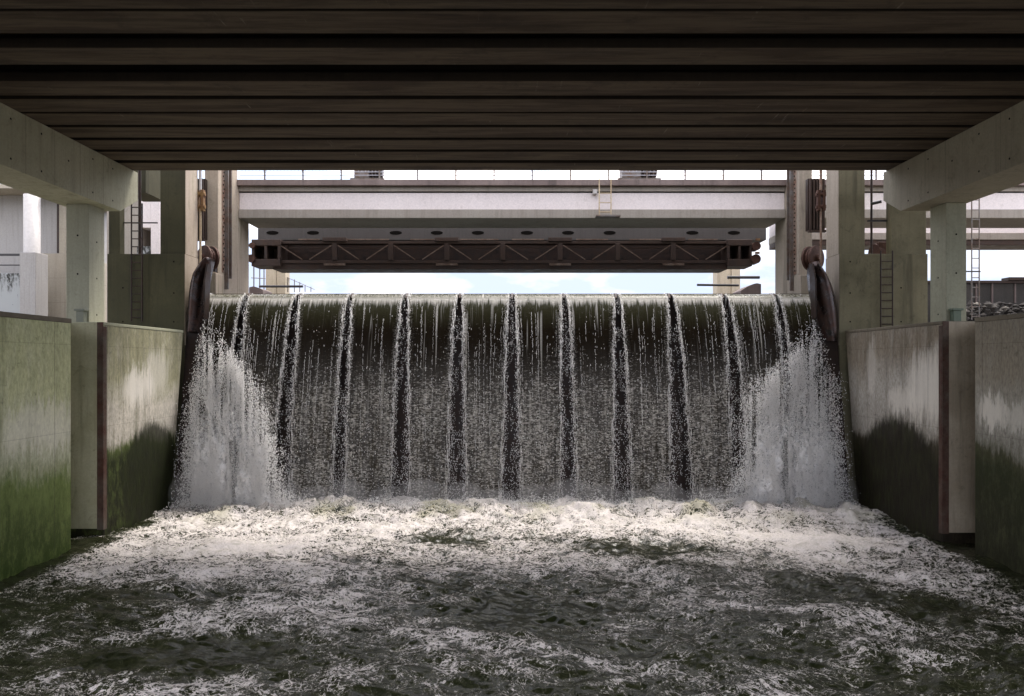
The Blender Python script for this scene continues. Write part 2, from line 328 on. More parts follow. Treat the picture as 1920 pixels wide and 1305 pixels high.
def holes(mb, pts, axis, r=.035, mi=1):
    for x, y, z in pts:
        if axis == 'y': mb.tube((x, y-.004, z), (x, y+.02, z), r, 8, mi)
        else: mb.tube((x-.004*axis, y, z), (x+.02*axis, y, z), r, 8, mi)
for s in (-1, 1):
    xc = 13.3
    word = 'left' if s < 0 else 'right'
    t = thing('bridge_pier', (s*14.0, 22.9, 6.5), {-1: 'greenish concrete bridge pier with tapered cap beam and square column, left bank', 1: 'brownish concrete bridge pier with tapered cap beam and square column, right bank'}[s], 'bridge pier', 'bridge piers')
    zb = 10.47; x1 = 14.75
    if s > 0: xc, x1 = 13.2, 14.7
    mb = MB().prism_x(s*xc, s*x1, [(1, zb), (23.55, zb), (24.65, 11.08), (24.65, CAPZ-.004), (1, CAPZ-.004)])
    holes(mb, [(s*xc, y, z) for y in (18.4, 19.6, 20.8, 22.0, 23.1) for z in ((zb+.25, CAPZ-.3) if y != 20.8 else (zb+.9,))], s)
    mb.build('cap_beam', ['cap_l' if s < 0 else 'cap_r', 'hole'], t, .02)
    c0, c1 = (PX(124, 22.5), PX(167, 22.5)) if s < 0 else (PX(1812, 22.3), PX(1774, 22.3))
    y0 = 22.5 if s < 0 else 22.3
    mb = MB().box(c0, c1, y0, y0+.85, 6.48, zb-.003)
    holes(mb, [((c0+c1)/2, y0, 6.95+1.25*k) for k in range(3)], 'y')
    holes(mb, [(c1, y0+.42, 6.9+1.2*k) for k in range(3)], s)
    mb.build('column', ['col_l' if s < 0 else 'col_r', 'hole'], t, .02)
    # small box strapped to the column foot
    bx = PX(154, 22.4) if s < 0 else PX(1791, 22.2)
    yb = y0-.02
    k = thing('junction_box', (bx, yb, 7.0), {-1: 'small grey lidded box at the foot of the left square column', 1: 'small green lidded box at the foot of the right square column'}[s], 'box', 'column junction boxes')
    MB().box(bx-.12, bx+.12, yb-.2, yb, 6.50, 6.98).build('case', 'box' if s < 0 else 'boxr', k, .01)
    MB().box(bx-.17, bx+.17, yb-.24, yb+.0, 6.982, 7.05).build('lid', 'box' if s < 0 else 'boxr', k, .008)

# ---------------------------------------------------------------- gate piers (blocks at the ends of the gate)
def ladder(name, x0, x1, y, z0, z1, step, mat, label, cat='ladder', r=.022, wallgap=.12, group='ladders'):
    t = thing(name, ((x0+x1)/2, y, z0), label, cat, group)
    for x in (x0, x1): MB().tube((x, y, z0), (x, y, z1), r*1.25).build('side_rail', mat, t)
    n = int((z1-z0)/step)
    for k in range(n): MB().tube((x0, y, z0+.15+k*step), (x1, y, z0+.15+k*step), r, 6).build('rung', mat, t)
    return t
for s in (-1, 1):
    y0 = 26.55; m = 'blk_l' if s < 0 else 'blk_r'
    t = thing('gate_pier', (s*13.8, y0, 0), {-1: 'dark olive concrete pier block with two upper posts left of the waterfall', 1: 'olive grey concrete pier block with two upper posts right of the waterfall'}[s], 'pier', 'gate piers')
    xo = 15.5 if s < 0 else 15.92; zt = 9.5
    mb = MB().box(s*12.54, s*xo, y0, y0+1.15, -3, zt)
    holes(mb, [(s*12.95, y0, z) for z in (6.9, 8.0, 9.2)]+[(s*14.9, y0, z) for z in (6.9, 8.2)], 'y')
    mb.build('block', [m, 'hole'], t, .02)
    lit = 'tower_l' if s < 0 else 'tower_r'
    MB().box(s*12.528, s*12.538, y0+.01, y0+1.14, 6.0, zt-.01).build('lit_side_skin', lit, t)  # thin pale skin that paints the block's side face as lit
    a = 13.52 if s < 0 else 13.56
    MB().box(s*12.56, s*a, y0+.09, y0+1.14, zt+.003, 16).build('post', m, t, .02)
    MB().box(s*12.545, s*12.558, y0+.10, y0+1.13, zt+.01, 15.98).build('lit_post_skin', lit, t)  # same pale skin, painted light on the side of the post
    b0, b1 = (15.08, 15.5) if s < 0 else (14.56, 15.92)
    MB().box(s*b0, s*b1, y0+.09, y0+.45, zt+.003, 16).build('post', m, t, .02)
# ladders on the blocks
ladder('ladder', PX(246, 26.4), PX(266, 26.4), 26.42, 6.9, 11.4, .30, 'dark', 'dark iron ladder on the olive pier block left of the waterfall')
ladder('ladder', PX(1652, 26.4), PX(1674, 26.4), 26.42, 6.65, 9.6, .30, 'dark', 'dark iron ladder on the grey green pier block right of the waterfall')

# ---------------------------------------------------------------- inner piers beyond the gate with the gate tracks
for s in (-1, 1):
    lit = 'tower_l' if s < 0 else 'tower_r'
    ys = 29.2 if s < 0 else 29.9
    t = thing('inner_pier', (s*12.7, ys, 6), {-1: 'cream concrete pier tower with rust bleeding bolt track behind the left end of the gate', 1: 'taupe concrete pier tower with bolt track behind the right end of the gate'}[s], 'pier tower', 'pier towers')
    MB().box(s*12.37, s*12.95, ys, 31.25, -3, 16).build('shaft', lit, t, .03)
    MB().box(s*12.365, s*12.95, 31.251, 32.6, -3, 13.5).build('rear_shaft', lit, t, .03)
    MB().box(s*12.36, s*14.2, ys-.25, ys+.6, -3, 9.1).build('foot_block', lit, t, .03)
    ya = 29.55 if s < 0 else 30.15
    mb = MB().box(s*12.345, s*12.369, ya, ya+.95, 9.2, 15.5)
    for k in range(34):
        z = 9.35+k*.18; 
        for yy in (ya+.12, ya+.80): mb.tube((s*12.325, yy+(.03 if k % 2 else -.03), z), (s*12.35, yy+(.03 if k % 2 else -.03), z), .038, 6, 1)
    mb.build('gate_track', ['strip', 'hole'], t)
    mb = MB().box(s*12.2, s*12.344, ya+.25, ya+.33, 8.5, 16); mb.box(s*12.2, s*12.344, ya+.60, ya+.66, 9.0, 16); mb.build('track_rail', 'steel', t)
    # hoist in the slot
    yh = 28.3 if s < 0 else 28.6
    h = thing('gate_hoist', (s*12.5, yh, 9), {-1: 'rusty hoist sheave with yellow shackle and cream rod hanging left of the gate', 1: 'rusty hoist sheave with brown rod hanging right of the gate'}[s], 'hoist', 'gate hoists')
    xx = PX(390, yh) if s < 0 else PX(1524, yh); zc = PZ(484, yh)
    mb = MB()
    ax = Vector((-.55*s, .83, 0))
    for dx, r in ((-.16, .50), (-.06, .40), (.06, .40), (.16, .50)):
        n = 26; c = Vector((xx, yh, zc))+ax*dx; mb.tube(c-ax*.045, c+ax*.045, r, n)
    c = Vector((xx, yh, zc)); mb.tube(c-ax*.34, c-ax*.20, .14, 14)
    mb.build('sheave', 'rust', h, .01)
    mb = MB().tube((xx-.45, yh, zc), (xx+.3, yh, zc), .11, 14); mb.build('axle', 'dark', h)
    mb = MB().prism_x(xx+.21, xx+.27, [(yh+.0, zc-.55), (yh+.3, zc-.55), (yh+.2, zc+.15), (yh+.05, zc+.15)]); mb.build('bracket', 'dark', h, .01)
    xr = PX(387, yh) if s < 0 else PX(1528, yh)
    mb = MB().tube((xr, yh-.55, PZ(542, yh)), (xr, yh-.55, PZ(395, yh)), .045, 10); mb.build('rod', 'rod' if s < 0 else 'strip', h)
    mb = MB(); zy = PZ(382, yh)
    mb.box(xr-.16, xr-.05, yh-.65, yh-.45, zy-.42, zy+.42); mb.box(xr+.05, xr+.16, yh-.65, yh-.45, zy-.42, zy+.42)
    mb.tube((xr-.2, yh-.55, zy-.25), (xr+.2, yh-.55, zy-.25), .09, 10); mb.tube((xr-.2, yh-.55, zy+.25), (xr+.2, yh-.55, zy+.25), .09, 10)
    mb.build('shackle', 'yellow' if s < 0 else 'rust', h, .01)
    mb = MB().tube((xr, yh-.55, zy+.4), (xr, yh-.55, 15.5), .06, 8); mb.build('upper_rod', 'whitem' if s < 0 else 'strip', h)
    # steel cabinet hanging beside the slot
    c0, c1 = (PX(369, 28.9), PX(384, 28.9)) if s < 0 else (PX(1546, 28.9), PX(1515, 28.9))
    k = thing('counterweight_frame', ((c0+c1)/2, 28.9, PZ(450, 28.9)), {-1: 'dark ribbed steel frame in the left gate slot above the sheave', 1: 'dark ribbed steel frame in the right gate slot above the sheave'}[s], 'steel frame', 'slot frames')
    z0, z1 = PZ(448 if s < 0 else 432, 28.9), PZ(335, 28.9)
    MB().box(c0, c1, 28.9, 29.15, z0, z1).build('back_plate', 'dark', k)
    for q in range(3 if s < 0 else 5):
        xq = c0+(c1-c0)*(q+.5)/(3 if s < 0 else 5); MB().box(xq-.03, xq+.03, 28.78, 28.899, z0+.02, z1-.02).build('rib', 'truss', k)
    MB().box(min(c0, c1)-.01, max(c0, c1)+.01, 28.76, 28.90, z0-.1, z0).build('sill', 'truss', k)

# ---------------------------------------------------------------- the gate itself
ZC = 8.15; YC = 28.0
gate = thing('sluice_gate', (0, YC, 0), 'dark steel sluice gate spanning the channel behind the falling water', 'sluice gate')
prof = [(28.15, ZC-.06), (28.75, ZC-.06), (28.75, -2), (27.2, -2), (27.35, 2), (27.7, 5)]
MB().prism_x(-12.36, 12.28, prof).build('skin_plate', 'dark', gate)
MB().box(-12.36, 12.28, 28.62, 28.80, ZC-.04, ZC+.035).build('crest_bar', 'dark', gate)
gaps_px = [465, 562, 660, 762, 862, 960, 1057, 1155, 1255, 1355, 1452]
gx = [PX(p, YC) for p in gaps_px]
for x in gx:
    MB().prism_x(x-.05, x+.05, [(27.98, ZC-.2), (28.5, ZC-.2), (28.5, ZC+.03), (28.1, ZC+.0)]).build('flow_splitter', 'steel', gate, .01)
for s in (-1, 1):
    # slanted side frame, from the pier foot up to the hood
    x0, x1 = s*12.50, s*12.02
    y_t, y_b = 26.75, 25.45
    mb = MB().prism_x(x0, x1, [(y_b, -1), (y_b+.9, -1), (y_t+.7, 7.2), (y_t, 7.2)]); mb.build('side_frame', 'dark', gate, .02)
    # hood : curved plate, bulging towards the camera
    prof = [(622, 348, 372), (600, 349, 376), (575, 349.5, 379), (550, 351, 381), (530, 354, 383), (512, 359, 386), (498, 366, 389), (488, 374, 391), (482, 382, 391)]
    if s > 0: prof = [(640, 1573, 1548), (610, 1573, 1542), (580, 1572, 1535), (555, 1569, 1529), (535, 1563, 1526), (515, 1554, 1524), (500, 1545, 1525), (490, 1537, 1528)]
    V = []; K = 14; dd = 26.5
    for py, a, b in prof:
        for k in range(K+1):
            u = k/K; x = PX(a+(b-a)*u, dd); bulge = .42*math.sin(math.pi*u)**.6*(1 if py > 500 else .6)
            crease = .0
            V.append((x, dd+.2-bulge+crease*.5, PZ(py, dd)))
    n = len(prof); back = [(x, y+.35, z) for x, y, z in V]
    fs = []
    for i in range(n-1):
        for k in range(K):
            q = (i*(K+1)+k, i*(K+1)+k+1, (i+1)*(K+1)+k+1, (i+1)*(K+1)+k); fs.append(q); fs.append(tuple(j+len(V) for j in reversed(q)))
    for i in range(n-1):
        for k in (0, K): q = (i*(K+1)+k, (i+1)*(K+1)+k, (i+1)*(K+1)+k+len(V), i*(K+1)+k+len(V)); fs.append(q)
    for k in range(K): fs.append((((n-1)*(K+1)+k), ((n-1)*(K+1)+k+1), ((n-1)*(K+1)+k+1+len(V)), ((n-1)*(K+1)+k+len(V))))
    MB().add(V+back, fs).build('hood', 'shield', gate, 0, True)
    xl = PX(386 if s < 0 else 1527, 26.3)
    MB().prism_x(xl-.03, xl+.03, [(26.2, 7.0), (26.5, 7.0), (26.7, PZ(495, 26.5)), (26.4, PZ(495, 26.5)), (26.15, PZ(530, 26.5))]).build('flange', 'dark', gate)

# ---------------------------------------------------------------- service bridge (white beam), behind the gate
sb = thing('service_bridge', (0, 31.4, 11.87), 'pale concrete service bridge with brown ledge crossing between the pier towers', 'bridge')
XA, XB = -12.36, 12.36
def zz(py): return PZ(py, 31.4)
for a, b in ((XA, XB), (12.96, 40)):
    MB().box(a, b, 31.45, 33.5, zz(393), zz(361)).build('web', 'white', sb, .01)
    MB().box(a, b, 31.30, 33.6, zz(410), zz(393)-.003).build('lower_flange', 'flange', sb, .03)
    MB().box(a, b, 31.36, 33.5, zz(359), zz(350)-.003).build('upper_flange', 'flange', sb, .01)
    MB().box(a, b, 31.43, 33.5, zz(361)+.002, zz(359)-.002).build('joint', 'hole', sb)
    MB().box(a, b, 31.15, 33.7, zz(350), zz(339)).build('ledge', 'ledge', sb, .02)
rl = thing('railing', (0, 31.5, zz(339)), 'thin steel railing along the top of the pale service bridge', 'railing')
zr = zz(339)
for k in range(-22, 23):
    x = .92+k*1.735
    if -12.3 < x < 12.3 or 13 < x < 40: MB().box(x-.03, x+.03, 31.45, 31.52, zr, zr+1.15).build('post', 'steel', rl)
for z in (zr+.27, zr+.42, zr+1.1):
    for a, b in ((XA, XB), (12.96, 40)): MB().tube((a, 31.48, z), (b, 31.48, z), .018, 6).build('rail', 'lightrail', rl)
mb = MB()
x = XA+.1
while x < XB-.05: mb.box(x-.008, x+.008, 31.475, 31.49, zr+.43, zr+1.09); x += .16
mb.build('picket', 'lightrail', rl)['kind'] = 'stuff'
# machinery on the deck
def machine(px0, px1, lab):
    a, b = PX(px0, 32), PX(px1, 32); t = thing('hoist_motor', ((a+b)/2, 32, zr), lab, 'machine', 'deck machines')
    MB().box(a, b, 31.7, 32.8, zr, zr+.22).build('base_frame', 'steel', t, .02)
    w = b-a
    MB().box(a+.1*w, a+.55*w, 31.8, 32.6, zr+.222, zr+1.1).build('gearbox', 'steel', t, .05)
    MB().tube((a+.56*w, 32.1, zr+.62), (a+.92*w, 32.1, zr+.62), .30, 18).build('motor', 'dark', t)
    for q in range(3): MB().tube((a+(.62+.1*q)*w, 32.1, zr+.62), (a+(.65+.1*q)*w, 32.1, zr+.62), .36, 18).build('fin', 'steel', t)
machine(659, 722, 'grey hoist motor above dark stain on the service bridge, left of centre')
machine(1157, 1237, 'grey hoist motor above the little ladder on the service bridge')
ladder('ladder', PX(1123, 31.2), PX(1145, 31.2), 31.08, PZ(404, 31.1), PZ(340, 31.1)+.1, .42, 'rod', 'short pale ladder fixed to the front of the white service bridge beam')
MB().box(PX(1117, 31.1), PX(1162, 31.1), 30.85, 31.29, PZ(408, 31.1), PZ(404.5, 31.1)).build('ladder_platform', 'steel', None, .01)
tag(bpy.data.objects['ladder_platform'], 'small grey steel plate under the short ladder on the white beam', 'platform')
mb = MB().box(PX(1112, 31.2), PX(1120, 31.2), 31.2, 31.44, PZ(363, 31.2), PZ(355, 31.2)).build('junction_box', 'whitem', None, .01)
tag(mb, 'tiny white box beside the top of the short ladder on the white beam', 'box')

# second girder, behind
g2 = thing('rear_bridge', (0, 36, 11.7), 'grey concrete rear bridge girder with oval holes seen above the rusty truss', 'bridge')
def z2(py): return PZ(py, 36)
for a, b in ((-13.2, 13.2), (13.9, 45)):
    MB().box(a, b, 36.0, 37.5, z2(450) if a < 0 else z2(437), z2(405)).build('web', 'grey' if a < 0 else 'white', g2, .01)
MB().box(13.9, 45, 35.9, 37.6, z2(450), z2(437)-.003).build('lower_flange', 'flange', g2, .02)
MB().box(13.9, 45, 35.95, 37.5, z2(460), z2(450)-.003).build('bottom_beam', 'truss', g2, .02)
for px in (511, 587, 742, 819, 896, 988, 1065, 1143, 1298, 1376):
    x = PX(px, 36); n = 16; mb = MB()
    mb.prism_y(35.985, 36.1, [(x+.32*math.cos(2*math.pi*k/n), z2(436.5)+.10*math.sin(2*math.pi*k/n)) for k in range(n)]); mb.build('oval_hole', 'hole', g2)

# ---------------------------------------------------------------- rusty truss between the piers
D = 35.2
tr = thing('truss_girder', (0, D, PZ(505, D)), 'brown rusty steel truss spanning the opening above the waterfall', 'truss')
TXA, TXB = PX(478, D), PX(1408, D)
z_t0, z_t1, z_t2, z_t3 = PZ(447, D), PZ(457, D), PZ(488, D), PZ(505, D)
MB().box(TXA+.6, TXB-.5, D-.04, D+.5, z_t1, z_t0-.14).build('top_chord', 'truss', tr, .01)
MB().box(TXA+.6, TXB-.5, D-.05, D+.5, z_t2-.16, z_t2).build('bottom_chord', 'truss', tr, .01)
MB().box(TXA+.9, TXB-1.2, D+.02, D+1.4, z_t3, z_t2-.162).build('bottom_plate', 'truss', tr, .01)
MB().box(TXA+.3, TXB-.3, D+1.1, D+1.3, z_t2, z_t0).build('rear_plate', 'dark', tr)
vx = [628, 733, 838, 943, 1050, 1158, 1262]
nodes = [520]+vx+[1370]
for i in range(len(nodes)-1):
    a, b = PX(nodes[i], D)+.15, PX(nodes[i+1], D)-.15; m_ = (a+b)/2
    for p_, q_ in ((a, m_-.18), (b, m_+.18)):
        MB().bar((p_, D-.06, z_t1-.08), (q_, D-.06, z_t2+.03), .05, .03).build('brace', 'truss_lt', tr)
    MB().box(a+.05, b-.1, D+.15, D+.22, z_t1-.22-.03*math.sin(i), z_t1-.16).build('inner_brace', 'truss', tr)
for i, p_ in enumerate(vx):
    x = PX(p_, D); MB().box(x-.12, x+.12, D-.10, D+.05, z_t2+.002, z_t1-.002).build('vertical', 'truss', tr, .01)
    if i % 2 == 0:
        MB().box(x-.6, x+.6, D-.14, D+.3, z_t0-.16, z_t0+.03).build('top_bracket', 'truss', tr, .01)
        MB().box(x-.55, x+.55, D-.10, D-.052, z_t3+.18, z_t2-.17).build('gusset', 'truss_lt', tr, .01)
for a, b in ((560, 600), (648, 730), (770, 815), (862, 935), (960, 1020), (1080, 1140), (1180, 1240), (1290, 1345)):
    MB().box(PX(a, D), PX(b, D), D-.08, D-.045, z_t0-.10, z_t0-.03).build('top_pipe', 'truss_lt', tr)
for a, b in ((474, 528), (1362, 1408)):      # end frames with two openings
    xa, xb = PX(a, D), PX(b, D); zt_, zb_ = PZ(450, D), PZ(500, D); e = thing
    mb = MB(); w = xb-xa
    mb.box(xa, xb, D-.2, D+1.0, zt_-.32, zt_); mb.box(xa, xb, D-.2, D+1.0, zb_, zb_+.36)
    for u in (0, .44, .90): mb.box(xa+u*w, xa+(u+.10)*w, D-.18, D+.98, zb_+.361, zt_-.321)
    mb.box(xa, xb, D+.85, D+.9, zb_+.36, zt_-.32); mb.build('end_frame', 'truss', tr, .03)
for px, py, r_ in ((1415, 463, .22), (1414, 487, .24), (476, 462, .15), (474, 486, .2)):
    MB().tube((PX(px, D), D-.3, PZ(py, D)), (PX(px, D), D+.2, PZ(py, D)), r_, 14).build('roller', 'rust', tr)
for px, py in ((1417, 451), (1416, 476)): MB().box(PX(px-4, D), PX(px+4, D), D-.34, D-.28, PZ(py+2, D), PZ(py-2, D)).build('roller_bracket', 'yellow', tr)

# ---------------------------------------------------------------- beyond the gate: columns and rails on the upstream side
for (a, b, c, lab) in ((498, 517, 534, 'tan concrete column below the left end of the truss'), (1388, 1372, 1345, 'tan concrete column below the right end of the truss')):
    d = 44; x0, x1, x2 = PX(a, d), PX(b, d), PX(c, d); t = thing('far_column', (x1, d, 7), lab, 'column', 'upstream columns')
    MB().box(x0, x1, d, d+1, 5, 15).build('shaded_shaft', 'tan', t, .02)
    MB().box(x1+(.01 if x2 > x1 else -.01), x2, d+.1, d+1, 5, 15).build('lit_shaft', 'tan', t, .02)
def rod(name, px0, py0, px1, py1, d, r, mat, lab, cat):
    return tag(MB().tube((PX(px0, d), d, PZ(py0, d)), (PX(px1, d), d, PZ(py1, d)), r, 8).build(name, mat), lab, cat)
rod('boom', 486, 537, 568, 537, 40, .07, 'rail', 'thin black boom above the left end of the gate crest', 'boom')
rod('boom', 1307, 534, 1385, 535, 40, .07, 'rail', 'long thin dark boom above the right end of the gate crest', 'boom')
rod('boom', 1364, 520, 1424, 520, 40, .09, 'rail', 'short dark boom crossing the tan column right of the truss', 'boom')
fr = thing('fence', (PX(560, 42), 42, 9.5), 'receding thin railing posts left of the sky gap above the gate', 'fence')
for k, (px, y0, y1) in enumerate(((476, 498, 545), (487, 500, 545), (495, 500, 545), (540, 520, 548), (552, 524, 548), (562, 529, 548), (572, 534, 548), (583, 538, 548))):
    d = 40+k*1.5; MB().tube((PX(px, d), d, PZ(y1, d)), (PX(px, d), d, PZ(y0, d)), .035 if k < 3 else .03, 6).build('post', 'steel', fr)
MB().tube((PX(472, 40), 40, PZ(521, 40)), (PX(497, 42), 42, PZ(522, 42)), .03, 6).build('rail', 'steel', fr)
MB().tube((PX(538, 44), 44, PZ(520, 44)), (PX(590, 52), 52, PZ(543, 52)), .02, 6).build('rail', 'steel', fr)
for px, py, w, h, dd, lab in ((480, 541, 26, 8, 39, 'low brown bank edge behind the left end of the gate crest'), (1408, 538, 38, 14, 39, 'low brown bank edge behind the right end of the gate crest')):
    n = 10; pts = [(PX(px-w/2+w*k/n, dd), PZ(py-h/2*(1-abs(2*(k/n)-(0.6 if px < 900 else 1.6))**1.5), dd)) for k in range(n+1)]
    tag(MB().prism_y(dd, dd+1.5, [(pts[0][0], 8.0)]+pts+[(pts[-1][0], 8.0)]).build('bank', 'ledge'), lab, 'bank')

# ---------------------------------------------------------------- left background: pale building
d = 34
b = thing('building', (PX(60, d), d, 6.5), 'pale plain building with beige lower wall behind the left square column', 'building')
xl = PX(-260, d); xr = PX(128, d); zroof = PZ(366, d)
MB().box(xl, PX(117, d), d, d+6, 4, zroof).build('upper_wall', 'bldg', b, .02)
MB().box(PX(66, d), xr, d-.15, d+5.9, 4, PZ(476, d)).build('lower_wall', 'bldg_low', b, .02)
MB().box(PX(113, d), xr, d-.10, d-.005, PZ(475.9, d), zroof-.1).build('corner_pilaster', 'bldg_low', b, .02)
MB().box(xl, PX(131, d), d-1.3, d+6.2, zroof+.002, zroof+.22).build('roof_slab', 'bldg_low', b, .02)
MB().box(PX(113.5, d)-.12, PX(113.5, d)-.02, d-.09, d-.003, PZ(475, d), zroof-.1).build('downpipe', 'dark', b)
dc = 32.4
MB().tube((PX(60, dc), dc, 5), (PX(60, dc), dc, PZ(366, dc)), .34, 28).build('round_column', 'whitem', b, 0, True)
MB().box(PX(48, dc)-.02, PX(77, dc), dc-.38, dc+.5, 5, PZ(475, dc)).build('column_base', 'bldg', b, .03)
MB().tube((PX(70, dc), dc, PZ(473, dc)), (PX(70, dc), dc, PZ(372, dc)), .045, 8).build('downpipe', 'rail', b)
d = 32.2
pr = tag(MB().box(PX(-200, d), PX(48, d), d, d+.3, 5, PZ(512, d)).build('parapet', 'stain', None, .02), 'white parapet with black drip stains at the far left edge', 'parapet')
r = thing('handrail', (PX(20, d), d, PZ(512, d)), 'black handrail on the stained parapet at the far left', 'handrail')
MB().box(PX(-200, d), PX(48, d), d+.08, d+.16, PZ(479, d), PZ(475, d)).build('top_rail', 'rail', r)
MB().box(PX(-200, d), PX(44, d), d+.08, d+.14, PZ(497.5, d), PZ(495.5, d)).build('mid_rail', 'rail', r)
MB().box(PX(42.5, d), PX(48, d), d+.07, d+.17, PZ(512, d), PZ(479.1, d)).build('post', 'rail', r)
# pale structure seen through the opening of the left pier
d = 33.5
k = thing('pale_structure', (PX(262, d), d, 8), 'pale concrete wall with shaded recess seen between the posts of the left pier', 'wall')
MB().box(PX(200, d), PX(262, d), d, d+1.5, 5, 15.5).build('left_panel', 'flange', k, .02)
MB().box(PX(283, d), PX(300, d), d-.02, d+1.5, 5, 13.2).build('right_panel', 'white', k, .02)
MB().box(PX(262.2, d), PX(282.8, d), d+.0, d+1.5, PZ(427, d), PZ(372, d)).build('lintel', 'white', k, .02)
MB().box(PX(258, d), PX(286, d), d+1.51, d+1.6, 5, PZ(425, d)).build('recess_wall', 'slot', k)
MB().box(PX(258, d), PX(283, d), d-.04, d+.0, PZ(483, d), PZ(462, d)).build('sill', 'stain', k)
MB().box(PX(255, 29), PX(297, 29), 28, 29.6, PZ(372, 29), 16).build('slab', 'blk_l', k)
MB().box(PX(222, 27), PX(297, 27), 26.9, 26.96, PZ(419.5, 27), PZ(417.5, 27)).build('rail', 'rail', k)
rod('conduit', 262, 480, 262, 315, 27.6, .06, 'dark', 'vertical dark conduit between the posts of the left pier', 'pipe')

# ---------------------------------------------------------------- right background
rod('conduit', 1634, 480, 1634, 315, 27.6, .045, 'dark', 'slim dark conduit between the posts of the right pier', 'pipe')
MB_ = MB().box(PX(1625, 27), PX(1668, 27), 26.9, 26.96, PZ(416.5, 27), PZ(413, 27)); tag(MB_.build('crossbar', 'rail'), 'dark crossbar between the posts of the right pier', 'bar')
s_ = thing('small_sheave', (PX(1645, 28.2), 28.2, PZ(470, 28.2)), 'rusty sheave peeking over the block between the posts of the right pier', 'sheave')
MB().tube((PX(1638, 28.2), 28.2, PZ(474, 28.2)), (PX(1652, 28.2), 28.25, PZ(474, 28.2)), .36, 20).build('wheel', 'rust', s_, .02)
MB().box(PX(1641, 28.2), PX(1662, 28.2), 27.9, 28.1, 9.4, PZ(456, 28.2)).build('bracket', 'rust', s_, .02)
mb = MB().tube((PX(1634, 27.4), 27.4, PZ(382, 27.4)), (PX(1648, 27.4), 27.2, PZ(380, 27.4)), .06, 8); tag(mb.build('lamp_arm', 'rail'), 'small dark hooked bracket on the conduit of the right pier', 'bracket')
ladder('ladder', PX(1822, 30), PX(1836, 30), 30, PZ(600, 30), PZ(360, 30), .42, 'steel', 'tall thin ladder right of the right square column', r=.02)
rod('guard_bar', 1812, 509, 1838, 509, 30, .03, 'rail', 'short dark guard bar beside the tall thin ladder', 'bar')
d = 36
bb = thing('barrier', (PX(1880, d), d, 8), 'low dark brown steel barrier under the bright sky at far right', 'barrier')
MB().box(PX(1740, d), PX(2100, d), d, d+.4, PZ(531, d), PZ(526, d)).build('top_beam', 'truss', bb, .01)
MB().box(PX(1740, d), PX(2100, d), d+.1, d+.4, 4, PZ(531.3, d)).build('panel', 'rubble', bb, .01)
MB().box(PX(1890, d), PX(2100, d), d-.1, d+.5, PZ(525.8, d), PZ(520, d)).build('raised_beam', 'truss', bb, .01)
for px in (1832, 1862, 1905, 1950): MB().box(PX(px, d)-.04, PX(px, d)+.04, d+.04, d+.098, PZ(568, d), PZ(531.4, d)).build('stud', 'ledge', bb)
# broken concrete heap at the foot of that barrier
V = []; Fs = []
for i in range(520):
    px = random.uniform(1790, 1990); dd = random.uniform(33.5, 35.6); top = PZ(568, dd); z = 6.2+random.random()**.7*(top-6.2)*(1-.0*abs(px-1880)/100)
    r0 = random.uniform(.08, .30); c = (PX(px, dd), dd, z); o = len(V)
    rr = [(random.uniform(.6, 1.2)*r0) for _ in range(6)]
    V += [(c[0]+rr[0], c[1], c[2]), (c[0]-rr[1], c[1], c[2]), (c[0], c[1]+rr[2], c[2]), (c[0], c[1]-rr[3], c[2]), (c[0], c[1], c[2]+rr[4]*.6), (c[0], c[1], c[2]-rr[5])]
    Fs += [tuple(o+j for j in f) for f in ((0, 2, 4), (2, 1, 4), (1, 3, 4), (3, 0, 4), (2, 0, 5), (1, 2, 5), (3, 1, 5), (0, 3, 5))]
ro = np_mesh('rubble', V, Fs, M['rubble'], smooth=False); ro.data.materials.append(M['rubble_l'])
ro.data.polygons.foreach_set('material_index', np.repeat((np.random.default_rng(1).random(520) > .9).astype(int), 8)); ro['kind'] = 'stuff'
struct(MB().box(13.2, 60, 32.8, 36, -4, 6.6).build('ground', 'rubble'))
struct(MB().box(-80, -16.3, 28, 40, -4, 6.4).build('ground', 'dirt'))

